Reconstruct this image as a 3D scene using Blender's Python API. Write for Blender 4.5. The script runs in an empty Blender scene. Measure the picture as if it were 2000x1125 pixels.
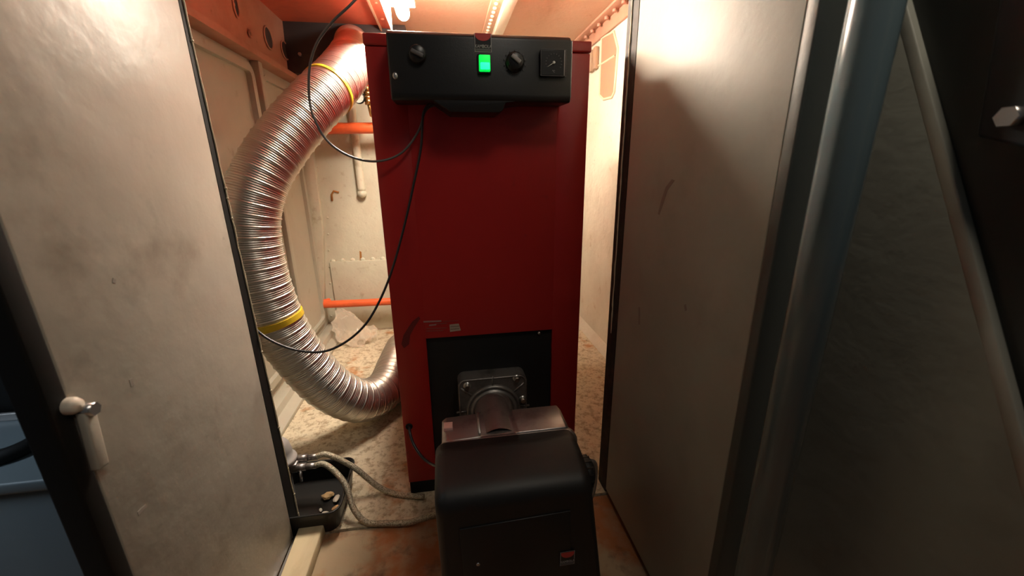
import bpy, bmesh, math, random
from mathutils import Vector, Matrix, noise
random.seed(7)
scene = bpy.context.scene
COL = scene.collection

# ------------------------------------------------------------------ camera
F_PX = 780.0
CAM = Vector((0, 0, 1.02))
def _frame(nad, vp):
    d = Vector((nad[0]-1000, -(nad[1]-562.5), F_PX)).normalized()
    z = -d
    y = Vector((vp[0]-1000, -(vp[1]-562.5), F_PX)); y = (y - z*y.dot(z)).normalized()
    x = -y.cross(z)
    return x, y, z
AX, AY, AZ = _frame((1027, 3165), (868, 335))
def at(px, py, axis, val):
    """world point seen at a photo pixel, on the plane axis = val"""
    v = Vector((px-1000, -(py-562.5), F_PX))
    r = Vector((AX.dot(v), AY.dot(v), AZ.dot(v)))
    i = 'XYZ'.index(axis)
    return CAM + r * ((val - CAM[i]) / r[i])
cam_d = bpy.data.cameras.new('camera')
cam = bpy.data.objects.new('camera', cam_d); COL.objects.link(cam)
right = Vector((AX[0], AY[0], AZ[0])); up = Vector((AX[1], AY[1], AZ[1])); fwd = Vector((AX[2], AY[2], AZ[2]))
M = Matrix.Identity(4)
for i in range(3):
    M[i][0] = right[i]; M[i][1] = up[i]; M[i][2] = -fwd[i]; M[i][3] = CAM[i]
cam.matrix_world = M
cam_d.sensor_width = 36; cam_d.lens = F_PX/2000*36
cam_d.clip_start = 0.01; cam_d.clip_end = 50
cam_d.dof.use_dof = True; cam_d.dof.focus_distance = 1.35; cam_d.dof.aperture_fstop = 4.5
scene.camera = cam

# ------------------------------------------------------------------ world, light, exposure
w = bpy.data.worlds.new('world'); scene.world = w; w.use_nodes = True
w.node_tree.nodes['Background'].inputs[0].default_value = (0.55, 0.68, 0.8, 1)
w.node_tree.nodes['Background'].inputs[1].default_value = 0.012
vs = scene.view_settings
vs.view_transform = 'Standard'; vs.look = 'None'; vs.exposure = 1.6; vs.gamma = 1; vs.use_curve_mapping = False
def area(name, loc, target, sx, sy, power, col):
    l = bpy.data.lights.new(name, 'AREA'); l.shape = 'RECTANGLE'; l.size = sx; l.size_y = sy
    l.energy = power; l.color = col
    o = bpy.data.objects.new(name, l); COL.objects.link(o); o.location = loc
    o.rotation_euler = (Vector(target)-Vector(loc)).to_track_quat('-Z', 'Y').to_euler()
    return o
LAMP_STRENGTH = 125.0
# unseen cool fill standing in for gangway lamps, high behind the camera
area('gangway_fill', (0.9, -1.1, 2.2), (0.1, 0.6, 0.8), 0.25, 1.2, 1.6, (0.78, 0.9, 1.0))
# warm fill added high up, aimed at the left leaf; no fixture
area('doorway_fill', (0.40, 0.05, 2.15), (-0.25, 0.65, 0.0), 0.35, 0.25, 1.5, (1.0, 0.88, 0.72))
area('gangway_fill_far', (-1.2, 0.1, 1.7), (-0.95, 0.6, 0.55), 0.25, 0.5, 0.45, (0.7, 0.85, 1.0)).data.spread = 1.1  # added unseen cool fill, brightens the corner beyond the left leaf

# added fill, out of view, brightens the wall behind the pipe
area('stair_fill', (0.66, 0.60, 1.85), (0.72, 0.52, 0.9), 0.06, 0.16, 0.9, (1.0, 0.93, 0.78))

# ------------------------------------------------------------------ materials
def mat(name, col, rough=0.5, metal=0.0, layers=(), bump=None, spec=0.5, coat=0.0, stretch=None):
    """layers: (scale, lo, hi, colour, amount, seed[, (sx,sy,sz)])"""
    m = bpy.data.materials.new(name); m.use_nodes = True
    nt = m.node_tree; N = nt.nodes; L = nt.links
    b = N['Principled BSDF']
    b.inputs['Base Color'].default_value = (*col, 1)
    b.inputs['Roughness'].default_value = rough; b.inputs['Metallic'].default_value = metal
    b.inputs['Specular IOR Level'].default_value = spec
    b.inputs['Coat Weight'].default_value = coat
    tc = N.new('ShaderNodeTexCoord')
    cur = None
    for ly in layers:
        sc_, lo, hi, c2, amt, seed = ly[:6]
        mp = N.new('ShaderNodeMapping'); mp.inputs['Location'].default_value = (seed*3.1, seed*1.7, seed*2.3)
        if len(ly) > 6: mp.inputs['Scale'].default_value = ly[6]
        L.new(tc.outputs['Object'], mp.inputs[0])
        nz = N.new('ShaderNodeTexNoise'); nz.inputs['Scale'].default_value = sc_
        nz.inputs['Detail'].default_value = 6; nz.inputs['Roughness'].default_value = 0.6
        L.new(mp.outputs[0], nz.inputs['Vector'])
        mr = N.new('ShaderNodeMapRange'); mr.inputs['From Min'].default_value = lo; mr.inputs['From Max'].default_value = hi
        mr.inputs['To Max'].default_value = amt
        L.new(nz.outputs['Fac'], mr.inputs['Value'])
        mx = N.new('ShaderNodeMix'); mx.data_type = 'RGBA'
        L.new(mr.outputs[0], mx.inputs['Factor'])
        if cur is None: mx.inputs['A'].default_value = (*col, 1)
        else: L.new(cur, mx.inputs['A'])
        mx.inputs['B'].default_value = (*c2, 1)
        cur = mx.outputs['Result']
    if cur is not None: L.new(cur, b.inputs['Base Color'])
    if bump:
        prev = None
        for (bs, st, dist) in bump:
            nz = N.new('ShaderNodeTexNoise'); nz.inputs['Scale'].default_value = bs; nz.inputs['Detail'].default_value = 5
            L.new(tc.outputs['Object'], nz.inputs['Vector'])
            bp = N.new('ShaderNodeBump'); bp.inputs['Strength'].default_value = st; bp.inputs['Distance'].default_value = dist
            L.new(nz.outputs['Fac'], bp.inputs['Height'])
            if prev: L.new(prev, bp.inputs['Normal'])
            prev = bp.outputs[0]
        L.new(prev, b.inputs['Normal'])
    return m
def emit(name, col, strength):
    m = bpy.data.materials.new(name); m.use_nodes = True
    b = m.node_tree.nodes['Principled BSDF']
    b.inputs['Base Color'].default_value = (*[min(1, c) for c in col], 1)
    b.inputs['Emission Color'].default_value = (*col, 1); b.inputs['Emission Strength'].default_value = strength
    return m

LEAF = mat('leaf_paint', (0.46, 0.415, 0.345), 0.42, layers=[
    (3.0, 0.40, 0.75, (0.35, 0.305, 0.245), 0.75, 1), (7, 0.54, 0.70, (0.25, 0.205, 0.16), 0.6, 4), (1.6, 0.5, 0.7, (0.48, 0.43, 0.385), 0.6, 9),
    (22, 0.68, 0.76, (0.16, 0.13, 0.10), 0.35, 6)], bump=[(6, 0.25, 0.02), (90, 0.12, 0.002)])
LEAF2 = mat('leaf_paint_cool', (0.43, 0.43, 0.365), 0.5, layers=[
    (2.4, 0.45, 0.7, (0.34, 0.315, 0.265), 0.6, 3), (5, 0.58, 0.74, (0.26, 0.215, 0.18), 0.35, 5)], bump=[(5, 0.18, 0.02), (70, 0.15, 0.002)])
WALLP = mat('room_paint', (0.60, 0.575, 0.45), 0.5, layers=[
    (4, 0.45, 0.7, (0.50, 0.44, 0.34), 0.6, 2), (18, 0.60, 0.74, (0.33, 0.23, 0.12), 0.6, 5),
    (60, 0.62, 0.75, (0.22, 0.15, 0.08), 0.45, 8)], bump=[(9, 0.2, 0.02), (80, 0.2, 0.003)])
WALLS = mat('steel_panel_paint', (0.46, 0.43, 0.34), 0.5, layers=[
    (3, 0.45, 0.7, (0.40, 0.34, 0.27), 0.6, 2), (14, 0.64, 0.74, (0.28, 0.18, 0.10), 0.5, 5)], bump=[(7, 0.2, 0.02), (90, 0.1, 0.002)])
WALLR = mat('plaster_paint', (0.66, 0.61, 0.50), 0.55, layers=[
    (5, 0.45, 0.7, (0.56, 0.49, 0.38), 0.6, 12), (14, 0.62, 0.74, (0.40, 0.25, 0.12), 0.6, 15),
    (40, 0.64, 0.74, (0.25, 0.15, 0.07), 0.5, 18)], bump=[(12, 0.25, 0.02), (60, 0.25, 0.004)])
CEILR = mat('red_primer', (0.66, 0.15, 0.08), 0.5, layers=[(5, 0.5, 0.75, (0.42, 0.10, 0.06), 0.7, 3), (30, 0.64, 0.76, (0.2, 0.05, 0.03), 0.5, 4)],
            bump=[(40, 0.2, 0.004)])
CEILP = mat('peach_primer', (0.50, 0.29, 0.18), 0.5, layers=[(4, 0.45, 0.7, (0.52, 0.35, 0.24), 0.7, 3), (26, 0.62, 0.74, (0.32, 0.13, 0.06), 0.5, 4)],
            bump=[(50, 0.3, 0.004)])
BEAMP = mat('beam_primer', (0.48, 0.25, 0.165), 0.5, layers=[(6, 0.48, 0.7, (0.36, 0.14, 0.08), 0.7, 3), (24, 0.66, 0.76, (0.14, 0.05, 0.03), 0.6, 4)],
            bump=[(40, 0.2, 0.004)])
NBLACK = mat('near_black', (0.045, 0.036, 0.034), 0.8, layers=[(9, 0.5, 0.7, (0.10, 0.07, 0.06), 0.7, 3)])
FLOORP = mat('floor_concrete', (0.64, 0.555, 0.40), 0.75, layers=[
    (30, 0.50, 0.62, (0.33, 0.24, 0.14), 0.75, 2), (6, 0.57, 0.66, (0.44, 0.18, 0.05), 0.8, 3),
    (75, 0.53, 0.64, (0.22, 0.15, 0.08), 0.6, 8), (12, 0.62, 0.72, (0.75, 0.66, 0.50), 0.6, 14)], bump=[(30, 0.5, 0.01), (120, 0.4, 0.003)])
FLOORO = mat('floor_rusty', (0.42, 0.31, 0.19), 0.7, layers=[
    (5, 0.44, 0.56, (0.38, 0.13, 0.035), 0.9, 21), (14, 0.55, 0.68, (0.12, 0.07, 0.04), 0.7, 3),
    (3, 0.55, 0.68, (0.42, 0.33, 0.22), 0.8, 8)], bump=[(30, 0.4, 0.008)])
BLACKG = mat('black_rubber', (0.006, 0.0055, 0.005), 0.65, spec=0.25)
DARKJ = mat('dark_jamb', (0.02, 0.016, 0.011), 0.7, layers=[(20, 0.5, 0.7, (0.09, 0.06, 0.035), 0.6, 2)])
WELD = mat('weld_bead', (0.62, 0.52, 0.36), 0.45, bump=[(200, 0.6, 0.003)])
RED = mat('boiler_red', (0.36, 0.013, 0.011), 0.33, layers=[(3, 0.45, 0.7, (0.34, 0.014, 0.012), 0.6, 2), (14, 0.68, 0.76, (0.16, 0.01, 0.01), 0.6, 7)],
          bump=[(3, 0.04, 0.02)])
REDD = mat('dark_red_smear', (0.13, 0.008, 0.008), 0.5)
PLAST = mat('black_plastic', (0.009, 0.008, 0.008), 0.42, bump=[(300, 0.15, 0.0008)])
PLASTM = mat('burner_cover_plastic', (0.010, 0.0085, 0.0075), 0.5, layers=[(6, 0.55, 0.7, (0.015, 0.012, 0.010), 0.5, 3)], bump=[(300, 0.2, 0.0008)])
VOIDB = mat('black_plate', (0.008, 0.008, 0.008), 0.55, bump=[(120, 0.1, 0.001)])
ALU = mat('cast_aluminium', (0.42, 0.38, 0.36), 0.38, 0.9, layers=[(18, 0.5, 0.7, (0.20, 0.17, 0.155), 0.7, 3)], bump=[(60, 0.25, 0.003)])
ALUD = mat('oily_aluminium', (0.27, 0.25, 0.235), 0.42, 0.7, layers=[(14, 0.5, 0.7, (0.06, 0.05, 0.045), 0.7, 3)], bump=[(60, 0.3, 0.003)])
ZINC = mat('zinc_bolt', (0.62, 0.60, 0.56), 0.3, 1.0)
FOIL = mat('duct_foil', (0.74, 0.70, 0.63), 0.36, 0.9, layers=[(14, 0.5, 0.7, (0.62, 0.54, 0.47), 0.5, 3)], bump=[(35, 0.25, 0.004)])
YEL = mat('yellow_band', (0.72, 0.48, 0.03), 0.4, bump=[(40, 0.3, 0.004)])
BRASS = mat('brass', (0.70, 0.42, 0.16), 0.3, 1.0, layers=[(40, 0.5, 0.7, (0.35, 0.2, 0.1), 0.6, 3)])
ORANGE = mat('orange_pipe_paint', (0.82, 0.13, 0.035), 0.4, layers=[(12, 0.55, 0.7, (0.62, 0.10, 0.03), 0.6, 3), (50, 0.70, 0.76, (0.15, 0.04, 0.02), 0.7, 4)])
CABLE = mat('cable_black', (0.022, 0.02, 0.024), 0.35)
CABLEG = mat('cable_grey', (0.10, 0.09, 0.085), 0.35)
WHITE = mat('dial_white', (0.8, 0.78, 0.7), 0.4)
GREYT = mat('grey_print', (0.32, 0.29, 0.28), 0.5)
GREYD = mat('dim_print', (0.10, 0.09, 0.09), 0.5)
LOGOR = mat('badge_red', (0.52, 0.045, 0.04), 0.4)
LOGOK = mat('badge_black', (0.012, 0.011, 0.011), 0.35)
LABEL = mat('label_cream', (0.42, 0.31, 0.24), 0.5)
PINK = mat('label_pink', (0.72, 0.38, 0.33), 0.5)
SILVER = mat('silver_edge', (0.55, 0.52, 0.50), 0.25, 0.8)
PIPEB = mat('blue_grey_enamel', (0.16, 0.225, 0.25), 0.24, coat=0.3, layers=[(4, 0.5, 0.7, (0.14, 0.18, 0.19), 0.5, 3)], bump=[(8, 0.06, 0.01)])
DGREEN = mat('dark_green_grey', (0.022, 0.026, 0.024), 0.5, bump=[(40, 0.1, 0.003)])
DBLUE = mat('dark_blue_grey', (0.03, 0.04, 0.045), 0.45)
EDGEG = mat('edge_grey', (0.10, 0.11, 0.10), 0.5, bump=[(50, 0.2, 0.003)])
BLUET = mat('blue_grey_paint', (0.12, 0.145, 0.155), 0.45, layers=[(4, 0.45, 0.7, (0.09, 0.11, 0.12), 0.7, 3)], bump=[(30, 0.1, 0.003)])
CREAM = mat('cream_paint', (0.66, 0.58, 0.48), 0.5)
TAN = mat('tan_card', (0.62, 0.42, 0.20), 0.6)
BRASSG = mat('filter_bowl_grey', (0.36, 0.33, 0.31), 0.6, 0.1)
BRAID = mat('braided_steel', (0.55, 0.50, 0.38), 0.4, 0.6, layers=[(300, 0.48, 0.56, (0.18, 0.15, 0.10), 0.8, 3)], bump=[(400, 0.8, 0.003)])
GREASE = mat('bin_plastic', (0.006, 0.0055, 0.005), 0.4)
DEB1 = mat('wood_chip', (0.66, 0.42, 0.20), 0.7)
DEB2 = mat('plaster_chip', (0.72, 0.66, 0.55), 0.7)
WOODM = mat('pale_worn_board', (0.66, 0.54, 0.34), 0.6, layers=[(9, 0.5, 0.68, (0.46, 0.34, 0.18), 0.7, 3, (1, .3, 1)), (40, 0.66, 0.74, (0.2, 0.13, 0.07), 0.5, 6)], bump=[(50, 0.2, 0.003)])
GREEN = emit('green_neon', (0.0, 1.0, 0.10), 0.27)
GREENH = emit('green_neon_core', (0.02, 1.0, 0.45), 0.40)
TUBE = emit('warm_tube', (1.0, 0.89, 0.74), LAMP_STRENGTH)
BAG = bpy.data.materials.new('clear_plastic'); BAG.use_nodes = True
_b = BAG.node_tree.nodes['Principled BSDF']
_b.inputs['Base Color'].default_value = (0.88, 0.76, 0.62, 1); _b.inputs['Roughness'].default_value = 0.12
_b.inputs['Transmission Weight'].default_value = 0.35; _b.inputs['Alpha'].default_value = 0.42; _b.inputs['IOR'].default_value = 1.2

# ------------------------------------------------------------------ mesh builder
class MB:
    def __init__(s): s.v = []; s.f = []; s.m = []; s.s = []; s.mats = []
    def mi(s, m):
        if m not in s.mats: s.mats.append(m)
        return s.mats.index(m)
    def bm(s, bm, m, smooth=False):
        k = s.mi(m); o = len(s.v); bm.verts.index_update()
        for v in bm.verts: s.v.append(v.co.copy())
        for f in bm.faces:
            s.f.append([o+v.index for v in f.verts]); s.m.append(k); s.s.append(smooth)
        bm.free(); return s
    def raw(s, vs, fs, m, smooth=False):
        k = s.mi(m); o = len(s.v); s.v += [Vector(v) for v in vs]
        for f in fs: s.f.append([o+i for i in f]); s.m.append(k); s.s.append(smooth)
        return s
    def box(s, lo, hi, m, bev=0.0, rot=None, seg=2):
        lo = Vector(lo); hi = Vector(hi)
        b = bmesh.new(); bmesh.ops.create_cube(b, size=1)
        c = (lo+hi)/2; d = hi-lo
        for v in b.verts: v.co = Vector((v.co.x*d.x, v.co.y*d.y, v.co.z*d.z))
        if bev: bmesh.ops.bevel(b, geom=b.edges[:], offset=bev, segments=seg, affect='EDGES', profile=0.5)
        R = rot.to_matrix() if rot else Matrix.Identity(3)
        for v in b.verts: v.co = R @ v.co + c
        return s.bm(b, m, bool(bev))
    def prism(s, poly, axis, a, b_, m, bev=0.0, smooth=None):
        """poly of 2D points in the two other axes (order XYZ), extruded along axis from a to b_"""
        def P(p, t):
            if axis == 'X': return Vector((t, p[0], p[1]))
            if axis == 'Y': return Vector((p[0], t, p[1]))
            return Vector((p[0], p[1], t))
        b = bmesh.new()
        A = [b.verts.new(P(p, a)) for p in poly]; B = [b.verts.new(P(p, b_)) for p in poly]
        b.faces.new(A); b.faces.new(B[::-1]); n = len(poly)
        for i in range(n): b.faces.new((A[i], B[i], B[(i+1) % n], A[(i+1) % n]))
        bmesh.ops.recalc_face_normals(b, faces=b.faces[:])
        if bev: bmesh.ops.bevel(b, geom=b.edges[:], offset=bev, segments=2, affect='EDGES', profile=0.5)
        return s.bm(b, m, bool(bev) if smooth is None else smooth)
    def tube(s, pts, r, m, n=12, caps=True, rf=None, up=Vector((0, 0, 1))):
        pts = [Vector(p) for p in pts]; N = len(pts); vs = []; fs = []
        T = [(pts[min(i+1, N-1)]-pts[max(i-1, 0)]).normalized() for i in range(N)]
        u = T[0].cross(up)
        if u.length < 1e-3: u = T[0].cross(Vector((1, 0, 0)))
        u.normalize()
        for i in range(N):
            u = (u - T[i]*u.dot(T[i])).normalized(); w_ = T[i].cross(u)
            rr = rf(i) if rf else r
            for k in range(n):
                a = 2*math.pi*k/n
                vs.append(pts[i] + (u*math.cos(a)+w_*math.sin(a))*rr)
        for i in range(N-1):
            for k in range(n):
                fs.append((i*n+k, i*n+(k+1) % n, (i+1)*n+(k+1) % n, (i+1)*n+k))
        s.raw(vs, fs, m, True)
        if caps:
            o = len(s.v) - len(vs); km = s.mi(m)
            s.f.append([o+k for k in range(n)][::-1]); s.m.append(km); s.s.append(False)
            s.f.append([o+(N-1)*n+k for k in range(n)]); s.m.append(km); s.s.append(False)
        return s
    def cyl(s, p0, p1, r, m, n=20, r1=None):
        r1 = r if r1 is None else r1
        return s.tube([p0, p1], r, m, n, True, lambda i: r if i == 0 else r1)
    def lathe(s, origin, axis, prof, m, n=28, smooth=True):
        """prof: list of (distance along axis, radius)"""
        origin = Vector(origin); axis = Vector(axis).normalized()
        u = axis.orthogonal().normalized(); w_ = axis.cross(u); vs = []; fs = []
        for (t, r) in prof:
            for k in range(n):
                a = 2*math.pi*k/n; vs.append(origin + axis*t + (u*math.cos(a)+w_*math.sin(a))*max(r, 1e-5))
        for i in range(len(prof)-1):
            for k in range(n): fs.append((i*n+k, i*n+(k+1) % n, (i+1)*n+(k+1) % n, (i+1)*n+k))
        return s.raw(vs, fs, m, smooth)
    def ball(s, c, r, m, sc=(1, 1, 1), sub=2):
        b = bmesh.new(); bmesh.ops.create_icosphere(b, subdivisions=sub, radius=r)
        for v in b.verts: v.co = Vector((v.co.x*sc[0], v.co.y*sc[1], v.co.z*sc[2])) + Vector(c)
        return s.bm(b, m, True)
    def text(s, body, c, size, m, xdir=(1, 0, 0), zdir=(0, 0, 1), ext=0.0003, sx=1.0):
        cu = bpy.data.curves.new('t', 'FONT'); cu.body = body; cu.size = size; cu.extrude = ext
        cu.align_x = 'CENTER'; cu.align_y = 'CENTER'; cu.offset = size*0.02
        o = bpy.data.objects.new('t', cu); COL.objects.link(o)
        me = bpy.data.meshes.new_from_object(o.evaluated_get(bpy.context.evaluated_depsgraph_get()))
        xd = Vector(xdir).normalized(); zd = Vector(zdir).normalized(); yd = xd.cross(zd)
        vs = [Vector(c) + xd*v.co.x*sx + zd*v.co.y - yd*v.co.z for v in me.vertices]
        s.raw(vs, [list(p.vertices) for p in me.polygons], m)
        bpy.data.objects.remove(o); bpy.data.curves.remove(cu); bpy.data.meshes.remove(me)
        return s
    def build(s, name, parent=None, loc=None):
        if parent is not None:
            p = parent; off = Vector(p.get('_o', (0, 0, 0)))
        elif loc is not None: off = Vector(loc)
        else:
            xs = [v.x for v in s.v]; ys = [v.y for v in s.v]; zs = [v.z for v in s.v]
            off = Vector(((min(xs)+max(xs))/2, (min(ys)+max(ys))/2, min(zs)))
        me = bpy.data.meshes.new(name)
        me.from_pydata([v-off for v in s.v], [], s.f)
        for m in s.mats: me.materials.append(m)
        me.polygons.foreach_set('material_index', s.m); me.polygons.foreach_set('use_smooth', s.s)
        me.update()
        o = bpy.data.objects.new(name, me); COL.objects.link(o); o['_o'] = tuple(off)
        if parent is not None: o.parent = parent
        else: o.location = off
        return o
def thing(name, label, cat, loc, group=None):
    o = bpy.data.objects.new(name, None); COL.objects.link(o); o.location = loc; o['_o'] = tuple(loc)
    o['label'] = label; o['category'] = cat
    if group: o['group'] = group
    return o
def tag(o, label, cat, group=None):
    o['label'] = label; o['category'] = cat
    if group: o['group'] = group
    return o
def struct(o, label, cat='wall'):
    o['kind'] = 'structure'; o['label'] = label; o['category'] = cat; return o
def smooth_path(pts, step=0.01, n=None):
    P = [Vector(p) for p in pts]; out = []
    Q = [2*P[0]-P[1]] + P + [2*P[-1]-P[-2]]
    for i in range(1, len(Q)-2):
        p0, p1, p2, p3 = Q[i-1:i+3]; k = max(2, int((p2-p1).length/(step*0.25)))
        for j in range(k):
            t = j/k
            out.append(0.5*((2*p1)+(p2-p0)*t+(2*p0-5*p1+4*p2-p3)*t*t+(3*p1-p0-3*p2+p3)*t**3))
    out.append(P[-1])
    res = [out[0]]; acc = 0.0; last = out[0]
    for p in out[1:]:
        while (p-last).length >= step:
            last = last + (p-last).normalized()*step; res.append(last.copy())
    return res

# ------------------------------------------------------------------ setting
LX, RX, BY, CZ = -0.80, 0.86, 2.60, 1.74
DY = 1.02                      # plane of the doorway
struct(MB().box((-0.95, 1.0, -0.10), (1.0, 2.75, 0.0), FLOORP).build('floor'), 'mottled beige floor with rust patches inside the boiler compartment', 'floor')
# the outer deck in front of the doorway
struct(MB().box((-2.2, -1.6, -0.10), (1.6, 0.995, -0.006), FLOORO).build('floor_deck'), 'rusty brown worn deck in front of the doorway', 'floor')
struct(MB().box((-0.95, 1.0, CZ), (1.0, 2.75, CZ+0.1), CEILP).build('ceiling'), 'peach primed steel ceiling above the boiler', 'ceiling')
struct(MB().box((-0.78, 1.05, CZ-0.006), (-0.27, 2.6, CZ), CEILR).build('ceiling_panel'), 'orange red primed ceiling panel over the silver duct', 'ceiling')
struct(MB().box((LX-0.1, 1.0, 0.0), (LX, 2.75, CZ), WALLS).build('wall_left'), 'grey beige painted steel side wall left of the duct')
struct(MB().box((RX, 1.0, 0.0), (RX+0.1, 2.75, CZ), WALLR).build('wall_right'), 'bright cream patched wall right of the boiler')
struct(MB().box((LX, BY, 0.0), (RX, BY+0.1, CZ), WALLP).build('wall_back'), 'dirty cream riveted wall behind the boiler')
# bulkhead round the doorway
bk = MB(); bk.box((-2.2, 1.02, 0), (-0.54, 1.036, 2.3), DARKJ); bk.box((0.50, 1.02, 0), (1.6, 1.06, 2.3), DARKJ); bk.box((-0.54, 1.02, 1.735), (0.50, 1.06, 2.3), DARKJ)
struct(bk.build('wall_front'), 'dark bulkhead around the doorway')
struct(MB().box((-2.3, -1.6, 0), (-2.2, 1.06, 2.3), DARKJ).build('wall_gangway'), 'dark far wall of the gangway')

# door leaves, opened toward the camera
def jag(y0, x0, z0, z1, dx, m, n=70, r=0.0022, seed=1):
    """frayed weld rim along a vertical edge"""
    pts = []
    for i in range(n+1):
        z = z0+(z1-z0)*i/n
        q = noise.noise(Vector((seed, z*22, 0)))
        pts.append(Vector((x0+q*0.0016*dx, y0+noise.noise(Vector((seed+5, z*30, 0)))*0.002, z)))
    mb = MB(); mb.tube(pts, r, m, 6, True, lambda i: r*(0.7+0.9*abs(noise.noise(Vector((seed+9, i*0.6, 0))))))
    return mb, pts
d1 = MB().box((-0.515, 0.528, 0.012), (-0.486, 0.985, 1.75), LEAF, 0.003).build('door_1'); struct(d1, 'grey beige steel door leaf opened on the left', 'door')
g = MB(); g.box((-0.520, 0.500, 0.0), (-0.4855, 0.529, 1.76), BLACKG, 0.004).build('edge_seal', d1)
d2 = MB().box((0.463, 0.517, 0.012), (0.492, 1.003, 1.75), LEAF2, 0.003).build('door_2'); struct(d2, 'grey steel door leaf opened on the right, shadowed by the boiler', 'door')
g = MB(); g.box((0.4625, 0.497, 0.0), (0.502, 0.518, 1.76), EDGEG, 0.003).build('edge_seal', d2)
# jambs with a frayed pale rim
j1 = MB(); _p0 = [(-0.54, 0.987), (-0.4868, 0.987), (-0.486, 1.030), (-0.486, 1.036), (-0.54, 1.036)]
_p1 = [(-0.54, 0.987), (-0.4868, 0.987), (-0.508, 1.030), (-0.508, 1.036), (-0.54, 1.036)]
j1.raw([(a, b, 0) for a, b in _p0]+[(a, b, 1.6) for a, b in _p1], [(i, (i+1) % 5, 5+(i+1) % 5, 5+i) for i in range(5)]+[(4, 3, 2, 1, 0), (5, 6, 7, 8, 9)], BLACKG)
j1 = struct(j1.build('trim_1'), 'dark door jamb beside the left door leaf', 'jamb')
mb, pts = jag(1.036, 0.0, 0.0, 1.6, 1, WELD, seed=2)
for i, v in enumerate(mb.v): v.x += -0.485 - 0.0215*v.z/1.6
for v in pts: v.x += -0.485 - 0.0215*v.z/1.6
for i in range(0, 70, 1):
    if random.random() < 0.22: mb.ball(pts[i], 0.0035*random.uniform(0.7, 1.3), WELD, sub=1)
mb.build('weld_rim', j1)
j2 = MB(); j2.prism([(0.480, 1.004), (0.463, 1.004), (0.461, 1.03), (0.461, 1.06), (0.52, 1.06)], 'Z', 0.0, 1.6, DARKJ)
j2 = struct(j2.build('trim_2'), 'dark door jamb beside the right door leaf', 'jamb')
mb, pts = jag(1.033, 0.4595, 0.55, 1.6, 1, WELD, seed=6); mb.build('weld_rim', j2)

# ceiling strips, rivets, corner angle
t = MB(); t.box((-0.285, 1.05, CZ-0.020), (-0.232, 2.6, CZ-0.004), CEILR, 0.002); t.box((-0.285, 1.05, CZ-0.034), (-0.278, 2.6, CZ-0.018), CEILP)
t = struct(t.build('trim_3'), 'orange red ceiling strip beside the lamp', 'trim')
for y in (2.1, 2.3, 2.5):
    MB().ball((-0.256, y, CZ-0.021), 0.009, CEILR, (1, 1, 0.5)).build('rivet', t)
t = MB(); t.box((0.245, 1.05, CZ-0.014), (0.345, 2.6, CZ), CEILP, 0.002); t.box((0.297, 1.05, CZ-0.045), (0.345, 2.6, CZ-0.012), WALLP, 0.003)
t = struct(t.build('trim_4'), 'pale riveted ceiling strip above the control panel', 'trim')
for i in range(12):
    MB().ball((0.270, 2.0+i*0.052, CZ-0.016), 0.010, WALLP, (1, 1, 0.7)).build('rivet', t)
t = MB(); t.box((RX-0.065, 1.05, CZ-0.012), (RX, 2.6, CZ), BEAMP, 0.002); t.box((RX-0.014, 1.05, CZ-0.07), (RX, 2.6, CZ), BEAMP, 0.002)
t = struct(t.build('trim_5'), 'rusty bolted angle iron along the right ceiling corner', 'angle iron')
for i in range(9):
    MB().cyl((RX-0.034, 1.75+i*0.10, CZ-0.012), (RX-0.034, 1.75+i*0.10, CZ-0.026), 0.011, BEAMP, 6).build('bolt', t)

t = struct(MB().box((-0.80, 2.44, 1.50), (-0.16, 2.60, CZ), NBLACK, 0.004).build('trim_15'), 'dark header box in the upper back left corner', 'header')  # near-black box across the upper back left corner
q = at(587, 107, 'Y', 2.44); MB().cyl((q.x, 2.44, q.z), (q.x, 2.425, q.z), 0.009, ZINC, 6).build('bolt', t)
# left wall: perforated girder and panel frames
t = MB(); t.prism([(-0.80, 1.475), (-0.735, 1.475), (-0.735, 1.50), (-0.765, 1.505), (-0.755, CZ), (-0.80, CZ)], 'Y', 1.06, 2.6, BEAMP)
t = struct(t.build('trim_6'), 'orange primed girder with oval holes along the left wall top', 'girder')
def oval(y, z, ry, rz, tilt=0.0):
    m = MB(); vs = []; n = 24; x = -0.760
    for k in range(n):
        a = 2*math.pi*k/n; yy = ry*math.cos(a); zz = rz*math.sin(a)
        vs.append(Vector((x+0.003, y+yy*math.cos(tilt)-zz*math.sin(tilt), z+yy*math.sin(tilt)+zz*math.cos(tilt))))
    m.tube(vs+[vs[0]], 0.004, BEAMP, 6, False)
    m.raw(vs+[Vector((x, y, z))], [(k, (k+1) % n, n) for k in range(n)], NBLACK)  # dark disc stands in for the shade inside the hole
    m.build('lightening_hole', t)
oval(1.72, 1.62, 0.055, 0.035); oval(1.93, 1.63, 0.02, 0.04); oval(2.22, 1.60, 0.045, 0.045); oval(2.42, 1.60, 0.05, 0.04); oval(2.02, 1.56, 0.010, 0.012)
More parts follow.
